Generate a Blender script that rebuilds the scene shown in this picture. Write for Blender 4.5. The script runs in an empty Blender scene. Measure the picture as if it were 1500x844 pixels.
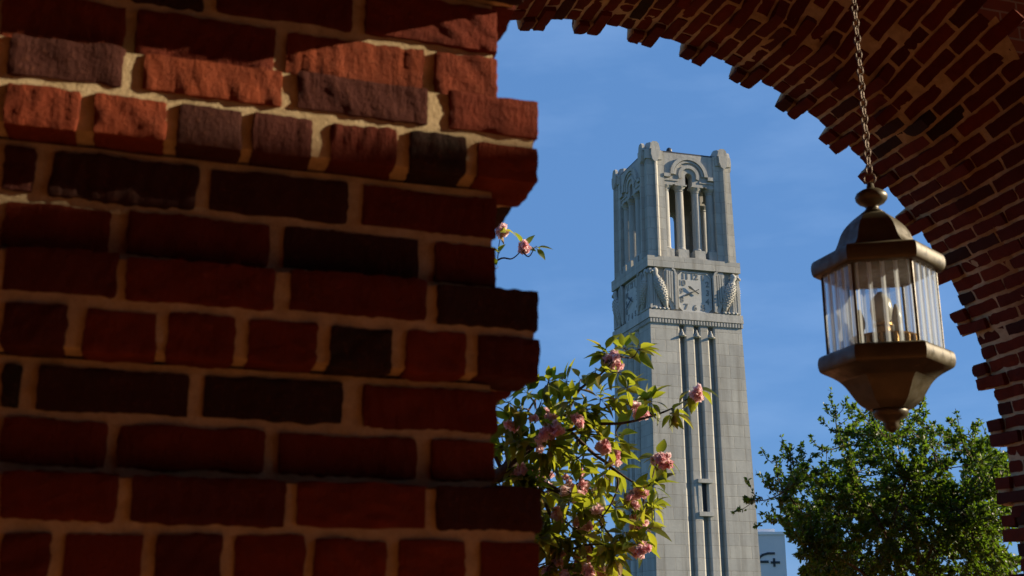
import bpy, math, random
import numpy as np
from mathutils import Vector, Matrix

R_ = math.radians
S = bpy.context.scene
COL = S.collection

# ------------------------------------------------------------------ camera
F_PX, H_PX = 1715.0, 490.0
PITCH = math.atan2(H_PX, F_PX)
HEAD = R_(17.3)
CAM = Vector((0, 0, 1.6))
cd = bpy.data.cameras.new('camera')
cam = bpy.data.objects.new('camera', cd); COL.objects.link(cam)
cam.location = CAM
cam.rotation_euler = (R_(90) + PITCH, 0, -HEAD)
cd.sensor_width = 36; cd.lens = F_PX / 1500 * 36
cd.clip_start = .05; cd.clip_end = 5000
cd.dof.use_dof = True; cd.dof.focus_distance = 22; cd.dof.aperture_fstop = 9.0
S.camera = cam
S.render.resolution_x, S.render.resolution_y = 1024, 576

# ------------------------------------------------------------------ world, sun, exposure
SUN_EL, SUN_OFF = 21.0, 14.0          # elevation; angle of the sun from +X towards -Y
sdir = Vector((math.cos(R_(SUN_EL)) * math.cos(R_(SUN_OFF)), -math.cos(R_(SUN_EL)) * math.sin(R_(SUN_OFF)), math.sin(R_(SUN_EL))))
W = bpy.data.worlds.new('World'); S.world = W; W.use_nodes = True
nt = W.node_tree; nt.nodes.clear()
out = nt.nodes.new('ShaderNodeOutputWorld'); bg = nt.nodes.new('ShaderNodeBackground')
sky = nt.nodes.new('ShaderNodeTexSky'); sky.sky_type = 'NISHITA'; sky.sun_disc = False
sky.sun_elevation = R_(SUN_EL)
sky.sun_rotation = math.atan2(sdir.x, sdir.y)
sky.altitude = 200; sky.air_density = 1.0; sky.dust_density = 0.0; sky.ozone_density = 6.0
bg.inputs['Strength'].default_value = 0.05
# thin high cloud wisps
tc = nt.nodes.new('ShaderNodeTexCoord')
mp = nt.nodes.new('ShaderNodeMapping'); mp.inputs['Scale'].default_value = (2.2, 2.2, 7.0); mp.inputs['Rotation'].default_value = (0, .25, .5)
nz = nt.nodes.new('ShaderNodeTexNoise'); nz.inputs['Scale'].default_value = 1.7; nz.inputs['Detail'].default_value = 6; nz.inputs['Roughness'].default_value = .55
rp = nt.nodes.new('ShaderNodeValToRGB'); rp.color_ramp.elements[0].position = .48; rp.color_ramp.elements[1].position = .85
rp.color_ramp.elements[0].color = (0, 0, 0, 1); rp.color_ramp.elements[1].color = (.3, .3, .3, 1)
mx = nt.nodes.new('ShaderNodeMixRGB'); mx.inputs[2].default_value = (5.0, 7.4, 11.5, 1)
hz = nt.nodes.new('ShaderNodeMixRGB'); hz.inputs[0].default_value = .7; hz.inputs[2].default_value = (1.56, 3.65, 7.9, 1)   # even thin haze
L = nt.links.new
L(tc.outputs['Generated'], mp.inputs[0]); L(mp.outputs[0], nz.inputs['Vector']); L(nz.outputs[0], rp.inputs[0])
L(rp.outputs[0], mx.inputs[0]); L(sky.outputs[0], hz.inputs[1]); L(hz.outputs[0], mx.inputs[1]); L(mx.outputs[0], bg.inputs[0]); L(bg.outputs[0], out.inputs[0])
sl = bpy.data.lights.new('sun', 'SUN'); sl.energy = 5.0; sl.angle = R_(.5); sl.color = (1, .83, .60)
so = bpy.data.objects.new('sun', sl); COL.objects.link(so)
so.rotation_euler = sdir.to_track_quat('Z', 'Y').to_euler()
S.view_settings.view_transform = 'Standard'; S.view_settings.look = 'None'
S.view_settings.gamma = 1; S.view_settings.exposure = 0.9

# ------------------------------------------------------------------ pixel helper (where in the world something stands)
_F = Vector((math.sin(HEAD) * math.cos(PITCH), math.cos(HEAD) * math.cos(PITCH), math.sin(PITCH)))
_R = Vector((math.cos(HEAD), -math.sin(HEAD), 0)); _U = _R.cross(_F)
def ray(x, y): return _F * F_PX + _R * (x - 750) + _U * (422 - y)
def at(x, y, dist):
    r = ray(x, y); return CAM + r * (dist / math.hypot(r.x, r.y))
def atY(x, y, Y):
    r = ray(x, y); return CAM + r * (Y / r.y)

# ------------------------------------------------------------------ materials
def mat(name, color, rough=.8, metal=0.0):
    m = bpy.data.materials.new(name); m.use_nodes = True
    b = m.node_tree.nodes['Principled BSDF']
    b.inputs['Base Color'].default_value = (*color, 1); b.inputs['Roughness'].default_value = rough; b.inputs['Metallic'].default_value = metal
    if rough > .7: b.inputs['Specular IOR Level'].default_value = .12
    return m, m.node_tree, b
def N(t, kind, **kw):
    n = t.nodes.new('ShaderNode' + kind)
    for k, v in kw.items():
        if k in n.inputs: n.inputs[k].default_value = v
        else: setattr(n, k, v)
    return n
def ramp(t, src, stops):
    r = t.nodes.new('ShaderNodeValToRGB'); e = r.color_ramp.elements
    while len(e) < len(stops): e.new(.5)
    for i, (p, c) in enumerate(stops): e[i].position = p; e[i].color = (*c, 1)
    t.links.new(src, r.inputs[0]); return r.outputs[0]
def mixc(t, fac, a, b, mode='MIX'):
    m = t.nodes.new('ShaderNodeMixRGB'); m.blend_type = mode
    for i, v in enumerate((fac, a, b)):
        if hasattr(v, 'links'): t.links.new(v, m.inputs[i])
        elif isinstance(v, (int, float)): m.inputs[i].default_value = v
        else: m.inputs[i].default_value = (*v, 1)
    return m.outputs[0]
def noise(t, scale, detail=4, rough=.6, vec=None, coord='Object'):
    n = N(t, 'TexNoise', Scale=scale, Detail=detail, Roughness=rough)
    if vec is None:
        c = t.nodes.new('ShaderNodeTexCoord'); vec = c.outputs[coord]
    t.links.new(vec, n.inputs['Vector']); return n.outputs[0]
def bump(t, b, src, strength, dist, normal=None):
    n = N(t, 'Bump', Strength=strength, Distance=dist)
    t.links.new(src, n.inputs['Height'])
    if normal: t.links.new(normal, n.inputs['Normal'])
    t.links.new(n.outputs[0], b.inputs['Normal']); return n.outputs[0]
def tint(t):
    a = N(t, 'Attribute'); a.attribute_name = 'tint'; return a

def brick_mat(name):
    m, t, b = mat(name, (.2, .05, .03), .88)
    a = tint(t)
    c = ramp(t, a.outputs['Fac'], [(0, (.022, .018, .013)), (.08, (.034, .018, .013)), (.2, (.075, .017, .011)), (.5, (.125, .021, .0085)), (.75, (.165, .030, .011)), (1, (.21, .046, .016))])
    n1 = noise(t, 22, 5); n2 = noise(t, 140, 4, .7)
    c = mixc(t, ramp(t, n1, [(.35, (0, 0, 0)), (.75, (.5, .5, .5))]), c, (.05, .012, .007))
    c = mixc(t, ramp(t, n2, [(.55, (0, 0, 0)), (.8, (.35, .35, .35))]), c, (.20, .075, .034))
    t.links.new(c, b.inputs['Base Color'])
    # wire-cut drag marks
    co = t.nodes.new('ShaderNodeTexCoord'); mpn = N(t, 'Mapping'); mpn.inputs['Scale'].default_value = (150, 150, 30); mpn.inputs['Rotation'].default_value = (0, .25, 0)
    t.links.new(co.outputs['Object'], mpn.inputs[0])
    w = N(t, 'TexNoise', Scale=1.0, Detail=5, Roughness=.65); t.links.new(mpn.outputs[0], w.inputs['Vector'])
    nn = bump(t, b, w.outputs[0], .5, .006)
    nn = bump(t, b, n2, .8, .004, nn); bump(t, b, noise(t, 420, 3, .7), .6, .0015, nn)
    return m
def mortar_mat(name):
    m, t, b = mat(name, (.4, .32, .2), .95)
    n1 = noise(t, 30, 5); n2 = noise(t, 260, 4, .7)
    c = ramp(t, n1, [(.3, (.38, .285, .155)), (.6, (.51, .395, .23)), (.8, (.59, .49, .32))])
    c = mixc(t, ramp(t, n2, [(.5, (0, 0, 0)), (.75, (.4, .4, .4))]), c, (.22, .16, .09))
    t.links.new(c, b.inputs['Base Color'])
    nn = bump(t, b, n1, .5, .006); bump(t, b, n2, .8, .003, nn)
    return m
def brickwall_mat(name):      # plain walling that is only met from far away or from another place
    m, t, b = mat(name, (.2, .05, .03), .9)
    uv = t.nodes.new('ShaderNodeUVMap')
    br = N(t, 'TexBrick', Scale=1.0); br.inputs['Mortar Size'].default_value = .006; br.inputs['Brick Width'].default_value = .206; br.inputs['Row Height'].default_value = .0689
    br.inputs['Color1'].default_value = (.24, .060, .022, 1); br.inputs['Color2'].default_value = (.34, .10, .036, 1); br.inputs['Mortar'].default_value = (.4, .31, .19, 1)  # brick tones raised so these walls bounce warm light indoors
    br.inputs['Mortar Smooth'].default_value = .2
    t.links.new(uv.outputs[0], br.inputs['Vector'])
    t.links.new(mixc(t, .3, br.outputs[0], mixc(t, 1, noise(t, 9), (.34, .10, .04), 'MULTIPLY')), b.inputs['Base Color'])
    bump(t, b, br.outputs['Fac'], .6, -.008)
    return m
def stone_mat(name, joints=True):
    m, t, b = mat(name, (.5, .49, .45), .85)
    n1 = noise(t, .35, 6, .65); n2 = noise(t, 5, 5, .7)
    co = t.nodes.new('ShaderNodeTexCoord'); mpn = N(t, 'Mapping'); mpn.inputs['Scale'].default_value = (2.2, 2.2, .12)
    t.links.new(co.outputs['Object'], mpn.inputs[0])
    st = N(t, 'TexNoise', Scale=1.0, Detail=5, Roughness=.6); t.links.new(mpn.outputs[0], st.inputs['Vector'])
    c = ramp(t, n1, [(.3, (.37, .365, .335)), (.55, (.45, .44, .40)), (.75, (.52, .505, .455))])
    c = mixc(t, ramp(t, st.outputs[0], [(.46, (0, 0, 0)), (.72, (.7, .7, .7))]), c, (.24, .22, .185))
    c = mixc(t, ramp(t, n2, [(.45, (0, 0, 0)), (.8, (.4, .4, .4))]), c, (.34, .33, .30))
    if joints:
        uv = t.nodes.new('ShaderNodeUVMap')
        br = N(t, 'TexBrick', Scale=1.0); br.inputs['Mortar Size'].default_value = .022; br.inputs['Brick Width'].default_value = 1.55; br.inputs['Row Height'].default_value = .8
        br.inputs['Mortar Smooth'].default_value = .3; br.inputs['Bias'].default_value = 0
        br.inputs['Color1'].default_value = (.88, .88, .88, 1); br.inputs['Color2'].default_value = (1.06, 1.05, 1.02, 1); br.inputs['Mortar'].default_value = (.80, .78, .75, 1)
        t.links.new(uv.outputs[0], br.inputs['Vector'])
        c = mixc(t, 1, c, br.outputs[0], 'MULTIPLY')
        nn = bump(t, b, br.outputs['Fac'], .6, -.03)
        bump(t, b, n2, .25, .04, nn)
    else: bump(t, b, n2, .35, .05)
    t.links.new(c, b.inputs['Base Color'])
    return m
def leaf_mat(name, stops, trans=.45, tcol=(.30, .38, .03)):
    m, t, b = mat(name, (.06, .09, .02), .45)
    b.inputs['Specular IOR Level'].default_value = .35
    a = tint(t)
    c = ramp(t, a.outputs['Fac'], stops)
    t.links.new(c, b.inputs['Base Color'])
    tr = N(t, 'BsdfTranslucent'); t.links.new(mixc(t, .55, mixc(t, 1, c, (2.2, 2.2, 1.6), 'MULTIPLY'), tcol), tr.inputs[0])
    ms = N(t, 'MixShader'); ms.inputs[0].default_value = trans
    o = t.nodes['Material Output']; t.links.new(b.outputs[0], ms.inputs[1]); t.links.new(tr.outputs[0], ms.inputs[2]); t.links.new(ms.outputs[0], o.inputs[0])
    return m
def noisy(name, c1, c2, scale, rough=.85, metal=0, bs=.3, bd=.01, detail=5):
    m, t, b = mat(name, c1, rough, metal)
    n = noise(t, scale, detail)
    t.links.new(ramp(t, n, [(.3, c1), (.7, c2)]), b.inputs['Base Color'])
    bump(t, b, n, bs, bd); return m

M_BRICK = brick_mat('handmade_brick'); M_MORTAR = mortar_mat('lime_mortar'); M_WALL = brickwall_mat('brick_walling')
M_STONE = stone_mat('limestone_blocks'); M_CARVED = stone_mat('carved_limestone', False)
M_DARK = mat('dark_opening', (.012, .012, .014), .6)[0]
M_ROOF = mat('dark_roof_metal', (.03, .032, .036), .5)[0]
M_HAND = mat('clock_bronze', (.05, .06, .055), .45, .6)[0]
M_NUM = noisy('weathered_numerals', (.17, .18, .175), (.27, .27, .255), 3)
M_DIAL = noisy('pale_dial_stone', (.44, .44, .415), (.55, .54, .50), 2.2, bs=.4, bd=.03)
M_GRASS = noisy('lawn_grass', (.035, .06, .015), (.07, .10, .03), 1.5, .95, bs=.6, bd=.05)
M_PAVE = noisy('paving', (.30, .115, .042), (.40, .165, .065), 4, .9)
M_BARK = noisy('cherry_bark', (.045, .030, .024), (.13, .095, .075), 30, .85, bs=.6, bd=.01)
M_TWIG = noisy('brown_twig', (.05, .035, .022), (.16, .11, .06), 25, .8)
M_LAMP = noisy('bronze_paint', (.040, .035, .020), (.070, .061, .037), 18, .42, .0, bs=.15, bd=.002)
_b = M_LAMP.node_tree.nodes['Principled BSDF']; _b.inputs['Specular IOR Level'].default_value = .55; _b.inputs['Specular Tint'].default_value = (1, .9, .7, 1)
_t = M_LAMP.node_tree; _t.links.new(ramp(_t, noise(_t, 35, 6, .7), [(.35, (.30, .30, .30)), (.7, (.62, .62, .62))]), _b.inputs['Roughness'])
M_CHAIN = noisy('chain_metal', (.09, .06, .035), (.15, .10, .06), 80, .5, .4)
M_BRASS = noisy('worn_brass', (.42, .24, .07), (.30, .17, .05), 60, .4, .7)
M_FROST = mat('frosted_bulb', (.40, .39, .35), .3)[0]
M_PALE = noisy('pale_panel', (.62, .64, .66), (.68, .69, .70), .6, .8)
M_WHITE = mat('white_coping', (.8, .8, .8), .6)[0]
M_INK = mat('dark_lettering', (.03, .04, .05), .6)[0]
M_CHERRY = leaf_mat('cherry_leaf', [(0, (.026, .052, .007)), (.45, (.080, .115, .012)), (.8, (.135, .14, .016)), (1, (.21, .10, .024))], .5, (.52, .54, .03))
M_SMALL = leaf_mat('small_glossy_leaf', [(0, (.008, .020, .004)), (.5, (.027, .062, .007)), (.9, (.074, .125, .011)), (1, (.16, .11, .03))], .35, (.27, .46, .018))
def petal_mat():
    m, t, b = mat('pink_petal', (.75, .36, .42), .6)
    a = tint(t); c = ramp(t, a.outputs['Fac'], [(0, (.86, .44, .49)), (.5, (.92, .64, .67)), (1, (.94, .80, .80))])
    t.links.new(c, b.inputs['Base Color'])
    tr = N(t, 'BsdfTranslucent'); t.links.new(c, tr.inputs[0]); ms = N(t, 'MixShader'); ms.inputs[0].default_value = .4
    o = t.nodes['Material Output']; t.links.new(b.outputs[0], ms.inputs[1]); t.links.new(tr.outputs[0], ms.inputs[2]); t.links.new(ms.outputs[0], o.inputs[0])
    return m
M_PETAL = petal_mat()
def glass_mat(name, cloud):
    m = bpy.data.materials.new(name); m.use_nodes = True; t = m.node_tree; t.nodes.clear()
    o = t.nodes.new('ShaderNodeOutputMaterial')
    lw = N(t, 'LayerWeight'); lw.inputs['Blend'].default_value = .5; pw = N(t, 'Math', operation='POWER'); pw.inputs[1].default_value = 4.0
    t.links.new(lw.outputs['Facing'], pw.inputs[0]); fr = N(t, 'Math', operation='MULTIPLY_ADD'); fr.inputs[1].default_value = .9; fr.inputs[2].default_value = .05; t.links.new(pw.outputs[0], fr.inputs[0]); gl = N(t, 'BsdfGlossy'); gl.inputs['Roughness'].default_value = .06
    tp = N(t, 'BsdfTransparent'); tp.inputs[0].default_value = (.93, .96, .96, 1)
    df = N(t, 'BsdfTranslucent'); df.inputs[0].default_value = (.8, .85, .88, 1)
    d2 = N(t, 'BsdfDiffuse'); d2.inputs[0].default_value = (.8, .85, .88, 1)
    m0 = N(t, 'MixShader'); m0.inputs[0].default_value = .5; t.links.new(df.outputs[0], m0.inputs[1]); t.links.new(d2.outputs[0], m0.inputs[2])
    m1 = N(t, 'MixShader'); m1.inputs[0].default_value = cloud
    t.links.new(tp.outputs[0], m1.inputs[1]); t.links.new(m0.outputs[0], m1.inputs[2])
    m2 = N(t, 'MixShader'); t.links.new(fr.outputs[0], m2.inputs[0]); t.links.new(m1.outputs[0], m2.inputs[1]); t.links.new(gl.outputs[0], m2.inputs[2])
    t.links.new(m2.outputs[0], o.inputs[0]); return m
M_GLASS = glass_mat('lantern_glass', .18); M_RIB = glass_mat('glass_bevel_shine', .6)  # milky share whitens bevels and panes in place of bright reflections

# ------------------------------------------------------------------ mesh helpers
class MB:
    def __init__(s): s.v = []; s.f = []; s.m = []; s.t = []; s.n = 0
    def add(s, V, Fs, mi=0, tn=.5):
        V = np.asarray(V, float).reshape(-1, 3); s.v.append(V)
        for f in Fs: s.f.append(tuple(int(i) + s.n for i in f)); s.m.append(mi); s.t.append(tn)
        s.n += len(V)
    def box(s, x0, x1, y0, y1, z0, z1, mi=0, tn=.5):
        V = [(x, y, z) for z in (z0, z1) for y in (y0, y1) for x in (x0, x1)]
        s.add(V, [(0, 2, 3, 1), (4, 5, 7, 6), (0, 1, 5, 4), (1, 3, 7, 5), (3, 2, 6, 7), (2, 0, 4, 6)], mi, tn)
    def loft(s, rings, cap=True, mi=0, tn=.5, closed=True):
        rings = [np.asarray(r, float) for r in rings]; n = len(rings[0]); F = []
        for k in range(len(rings) - 1):
            for i in range(n if closed else n - 1):
                j = (i + 1) % n; F.append((k * n + i, k * n + j, (k + 1) * n + j, (k + 1) * n + i))
        if cap: F.append(tuple(range(n - 1, -1, -1))); F.append(tuple((len(rings) - 1) * n + i for i in range(n)))
        s.add(np.concatenate(rings), F, mi, tn)
    def prism(s, poly, fn, d0, d1, mi=0, tn=.5):       # poly in (a,b); fn(a,b,d) -> xyz
        s.loft([[fn(a, b, d0) for a, b in poly], [fn(a, b, d1) for a, b in poly]], True, mi, tn)
    def tube(s, path, rad, seg=7, mi=0, tn=.5):
        path = [Vector(p) for p in path]; rings = []
        if not hasattr(rad, '__len__'): rad = [rad] * len(path)
        up = Vector((0, 0, 1))
        for i, p in enumerate(path):
            d = (path[min(i + 1, len(path) - 1)] - path[max(i - 1, 0)]).normalized()
            a = d.cross(up if abs(d.z) < .95 else Vector((1, 0, 0))).normalized(); b = d.cross(a)
            rings.append([p + (a * math.cos(k * 2 * math.pi / seg) + b * math.sin(k * 2 * math.pi / seg)) * rad[i] for k in range(seg)])
        s.loft(rings, True, mi, tn)
    def lathe(s, prof, cx=0, cy=0, seg=24, rot=0, mi=0, tn=.5):   # prof: (r,z)
        s.loft([[(cx + r * math.cos(rot + k * 2 * math.pi / seg), cy + r * math.sin(rot + k * 2 * math.pi / seg), z) for k in range(seg)] for r, z in prof], True, mi, tn)
    def ball(s, c, r, seg=10, rg=7, mi=0, tn=.5):
        c = Vector(c); r = r if hasattr(r, '__len__') else (r, r, r); rings = []
        for i in range(rg + 1):
            a = -math.pi / 2 + (math.pi * i / rg) * .998 + .003
            rings.append([(c.x + r[0] * math.cos(a) * math.cos(k * 2 * math.pi / seg), c.y + r[1] * math.cos(a) * math.sin(k * 2 * math.pi / seg), c.z + r[2] * math.sin(a)) for k in range(seg)])
        s.loft(rings, True, mi, tn)
    def build(s, name, mats, parent=None, smooth=False, fix=True, xf=None):
        V = np.concatenate(s.v)
        if xf is not None:
            Mx = np.array(xf); V = V @ Mx[:3, :3].T + Mx[:3, 3]
        me = bpy.data.meshes.new(name); me.from_pydata(V.tolist(), [], s.f)
        for m in (mats if isinstance(mats, (list, tuple)) else [mats]): me.materials.append(m)
        me.polygons.foreach_set('material_index', s.m)
        if fix:
            import bmesh
            bm = bmesh.new(); bm.from_mesh(me); bmesh.ops.recalc_face_normals(bm, faces=bm.faces); bm.to_mesh(me); bm.free()
        at_ = me.attributes.new('tint', 'FLOAT', 'FACE'); at_.data.foreach_set('value', s.t)
        uv = me.uv_layers.new(name='UVMap'); nl = len(me.loops)
        li = np.empty(nl, int); me.loops.foreach_get('vertex_index', li)
        nf = len(me.polygons); nr = np.empty(nf * 3); me.polygons.foreach_get('normal', nr); nr = np.abs(nr.reshape(-1, 3))
        lt = np.empty(nf, int); me.polygons.foreach_get('loop_total', lt); fi = np.repeat(np.arange(nf), lt)
        dom = nr.argmax(1)[fi]; P = V[li]
        UV = np.where((dom == 0)[:, None], P[:, [1, 2]], np.where((dom == 1)[:, None], P[:, [0, 2]], P[:, [0, 1]]))
        uv.data.foreach_set('uv', UV.ravel())
        if smooth: me.polygons.foreach_set('use_smooth', [True] * nf)
        me.update(); o = bpy.data.objects.new(name, me); COL.objects.link(o)
        if parent: o.parent = parent
        return o
def thing(name, label, cat, loc=(0, 0, 0), rz=0, group=None):
    o = bpy.data.objects.new(name, None); COL.objects.link(o); o.location = loc; o.rotation_euler = (0, 0, rz); o.empty_display_size = .2
    return tag(o, label, cat, group)
def tag(o, label, cat, group=None):
    o['label'] = label; o['category'] = cat
    if group: o['group'] = group
    return o
def struct(o): o['kind'] = 'structure'; return o

rng = np.random.default_rng(7); random.seed(7)
# one weathered brick: a rounded, noisy box. axes = 3 unit vectors, h = half sizes
def rough_box(mb, c, axes, h, res, r=.006, amp=.0022, amp2=.0009, mi=0, tn=.5, skip=(), lo=-9):
    h = np.asarray(h, float); n = np.maximum(1, np.round(2 * h / res).astype(int))
    n = np.minimum(n, 80)
    ph = rng.uniform(0, 6.28, (9, 3)); A = np.asarray(axes, float); c = np.asarray(c, float)
    dirs = rng.normal(size=(9, 3)); dirs /= np.linalg.norm(dirs, axis=1)[:, None]
    fq = np.array([45, 60, 75, 120, 150, 190, 330, 420, 520.]) * .9
    am = np.array([1, .8, .7, .5, .45, .35, .0, .0, .0]) * amp + np.array([0, 0, 0, 0, 0, .3, .9, .8, .7]) * amp2
    for ax in range(3):
        for sg in (-1, 1):
            if (ax, sg) in skip: continue
            u, w = [(1, 2), (2, 0), (0, 1)][ax]
            gu = np.linspace(-1, 1, n[u] + 1) * h[u]; gw = np.linspace(-1, 1, n[w] + 1) * h[w]
            P = np.zeros((len(gu), len(gw), 3)); P[..., u] = gu[:, None]; P[..., w] = gw[None]; P[..., ax] = sg * h[ax]
            P = P.reshape(-1, 3)
            inn = np.clip(P, -(h - r), h - r); d = P - inn; d /= np.linalg.norm(d, axis=1)[:, None] + 1e-9
            ns = np.clip((np.sin((P @ dirs.T) * fq + ph[:, 0]) * am).sum(1), lo, 9)
            P = inn + d * (r + ns[:, None])
            Q = c + P @ A
            a, b = len(gu), len(gw); I = np.arange(a * b).reshape(a, b)
            q = np.stack([I[:-1, :-1], I[1:, :-1], I[1:, 1:], I[:-1, 1:]], -1).reshape(-1, 4)
            if sg < 0: q = q[:, ::-1]
            mb.add(Q, q.tolist(), mi, tn)
def brick_tint(dark=.1):
    return random.uniform(.0, .12) if random.random() < dark else min(1, max(.16, random.gauss(.5, .2)))
ID3 = np.eye(3)
def jit(a): 
    e = rng.normal(size=3) * a
    c = np.array(Matrix.Rotation(e[0], 3, 'X') @ Matrix.Rotation(e[1], 3, 'Y') @ Matrix.Rotation(e[2], 3, 'Z')); return c

# ------------------------------------------------------------------ ground
mb = MB(); g = 2500; mb.add([(-g, -g, 0), (g, -g, 0), (g, g, 0), (-g, g, 0)], [(0, 1, 2, 3)])
struct(mb.build('ground', M_GRASS))
mb = MB(); mb.box(-12, 40, -14, 15, -.2, .1); struct(mb.build('pavement', M_PAVE))  # unseen; spread wide and warm-coloured to bounce light onto the arch

# ------------------------------------------------------------------ brick pier
YR, YPJ, XR, XPJ = 1.55, 1.508, .459, .509
YPJ0, XPJ0 = 1.446, .492          # topmost courses pushed out further so their shadow falls across the rows below
BACK = 2.3
pier = thing('brick_pier', 'weathered red brick pier with projecting courses filling the left side, partly sunlit near its top', 'pier', (0, YR, 0))
J = [2.2663, 1.9817, 1.7083]
J = [1.6 + (z - 1.6) * YPJ / 1.49 for z in J]
J = [J[0] + .569, J[0] + .306] + J + [J[2] - .275, J[2] - .55]
ROWS = {
 'S0': [(-.207, -.07), (-.055, .135), (.152, .34), (.36, .5)], 'H0': [(-.2, -.115), (-.1, -.012), (.006, .09), (.105, .19), (.205, .295), (.312, .398), (.413, .502)],
 'RA0': [(-.255, -.127), (-.074, .024), (.043, .234), (.255, .457)], 'RB0': [(-.234, -.078), (-.062, .128), (.143, .344), (.364, .458)],
 'S1': [(-.21, -.071), (-.047, .135), (.156, .34), (.37, .503)], 'H1': [(-.207, -.12), (-.101, -.012), (.003, .085), (.101, .18), (.204, .295), (.316, .395), (.413, .502)],
 'RA1': [(-.209, -.171), (-.151, .035), (.051, .24), (.261, .459)], 'RB1': [(-.201, -.07), (-.049, .135), (.155, .345), (.367, .459)],
 'S2': [(-.187, -.054), (-.044, .141), (.16, .343), (.358, .505)], 'H2': [(-.18, -.107), (-.086, -.001), (.012, .096), (.111, .198), (.217, .298), (.317, .399), (.416, .504)],
 'RA2': [(-.179, -.156), (-.138, .046), (.062, .245), (.273, .46)], 'RB2': [(-.172, -.051), (-.036, .145), (.163, .347), (.368, .46)],
 'S3': [(-.159, -.032), (-.015, .168), (.182, .349), (.362, .505)], 'H3': [(-.152, -.099), (-.085, .005), (.018, .096), (.11, .195), (.208, .299), (.315, .402), (.42, .504)],
}
DARKS = {('H1', 5): .02, ('H2', 4): .02, ('S2', 3): .07, ('H1', 2): .13, ('S1', 0): .14, ('S1', 1): .95, ('H1', 0): .8, ('H1', 1): .85, ('RA1', 1): .1, ('RA1', 2): .12, ('S1', 2): .16, ('H1', 3): .17, ('H2', 5): .75, ('RB2', 3): .9, ('S3', 3): .12, ('RA2', 2): .05, ('RA2', 1): .1, ('RB0', 3): .8}
def pier_course(mbb, key, z0, z1, yf, xr, fine):
    row = list(ROWS.get(key, ROWS[key[:-1] + '1'])) if key else []
    head = key.startswith('H')
    pitch = .102 if head else .204
    x = row[0][0] - .015
    while x > -1.25:
        row.insert(0, (x - pitch + .016, x)); x -= pitch
        x += random.uniform(-.004, .004)
    off = len(row) - len(ROWS.get(key, ROWS[key[:-1] + '1']))
    if key[0] in 'SH': row = [(a * yf / 1.49, b * yf / 1.49) for a, b in row]
    for i, (a, b) in enumerate(row):
        ex = xr - b < .03
        if ex: b = xr
        tn = DARKS.get((key, i - off), brick_tint(.08))
        dep = .2 if (head and not ex) else .1
        sh = random.uniform(.0030, .0052)
        near = a > -.5
        rough_box(mbb, ((a + b) / 2, yf + dep / 2 - sh, (z0 + z1) / 2 + random.uniform(-.0012, .0012)), jit(.005), ((b - a) / 2, dep / 2, (z1 - z0) / 2 - .0065 + random.uniform(-.001, .001)),
                  (.0065 if fine else .012) if near else .03, .0038, .0011, .0008, 0, tn, ((1, 1),), -.0016)
    # bricks of the reveal behind the corner brick
    y = yf + .112
    k = 0
    while y < BACK - .03:
        ln = (.19 if (k + head) % 2 else .09)
        y1 = min(y + ln, BACK)
        rough_box(mbb, (xr - .05 + random.uniform(-.003, .003), (y + y1) / 2, (z0 + z1) / 2), jit(.008), (.05, (y1 - y) / 2, (z1 - z0) / 2 - .0065), .016, .006, .002, .0008, 0, brick_tint(.1), ((0, -1),))
        y = y1 + .011; k += 1
mshaft = MB()
for k, j in enumerate(J):
    fine = 1 <= k <= 4
    kk = k - 1
    band = MB(); yj, xj = (YPJ0, XPJ0) if k <= 1 else (YPJ, XPJ)
    pier_course(band, 'S%d' % kk if k else 'S0', j, j + .0700, yj, xj, fine)
    pier_course(band, 'H%d' % kk if k else 'H0', j - .0705, j, yj, xj, fine)
    rough_box(band, ((-1.3 + xj) / 2, (yj + BACK) / 2 + .0035, j), ID3, ((xj + 1.3) / 2 - .0055, (BACK - yj) / 2 + .0025, .0605), .013, .004, .0003, .0005, 1)
    o = band.build('projecting_course', [M_BRICK, M_MORTAR], pier, True, xf=Matrix.Translation((0, -YR, 0)), fix=False)
    zt = j - .0705; zb = (J[k + 1] + .07) if k + 1 < len(J) else zt - .14
    zm = (zt + zb) / 2
    pier_course(mshaft, 'RA%d' % kk if k else 'RA0', zm, zt, YR, XR, fine)
    pier_course(mshaft, 'RB%d' % kk if k else 'RB0', zb, zm, YR, XR, fine)
    rough_box(mshaft, ((-1.3 + XR) / 2, (YR + BACK) / 2 + .0035, zm), ID3, ((XR + 1.3) / 2 - .0055, (BACK - YR) / 2 + .0015, (zt - zb) / 2 + .006), .013, .004, .0003, .0005, 1)
zlow = J[-1] - .0705 - .14; ztop = J[0] + .07
mshaft.box(-1.3, XR, YR, BACK, .1, zlow - .001, 2); mshaft.box(-1.3, XR, YR, BACK, ztop + .002, 5.4, 2)
mshaft.build('shaft', [M_BRICK, M_MORTAR, M_WALL], pier, True, xf=Matrix.Translation((0, -YR, 0)), fix=False)

# ------------------------------------------------------------------ brick arch with toothed outer edge, and the vault behind it
YF, YB, ACX, ACZ, AR = 4.6, 4.18, 1.8814, 2.2946, 2.0056
def sflare(th):
    w = min(1, max(0, (th - 24) / 34)); return 1.15 * w * w * (3 - 2 * w)
def vault_pt(th, Y, dr=0):
    t = R_(th); r = AR + dr + (sflare(th) * min(YB - Y, .75) if Y < YB else 0)
    return np.array((ACX + r * math.cos(t), Y, ACZ + r * math.sin(t)))
def vault_frame(th, Y):
    d = vault_pt(th, Y - .01) - vault_pt(th, Y + .01 if Y + .01 < YB or Y > YB else Y); d /= np.linalg.norm(d)
    tg = vault_pt(th + .5, Y) - vault_pt(th - .5, Y); tg -= d * (tg @ d); tg /= np.linalg.norm(tg); n = np.cross(d, tg)
    if n[2] * math.sin(R_(th)) + n[0] * math.cos(R_(th)) < 0: n = -n
    return np.array([d, tg, n])
STEP = 7.87 / 4
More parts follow.
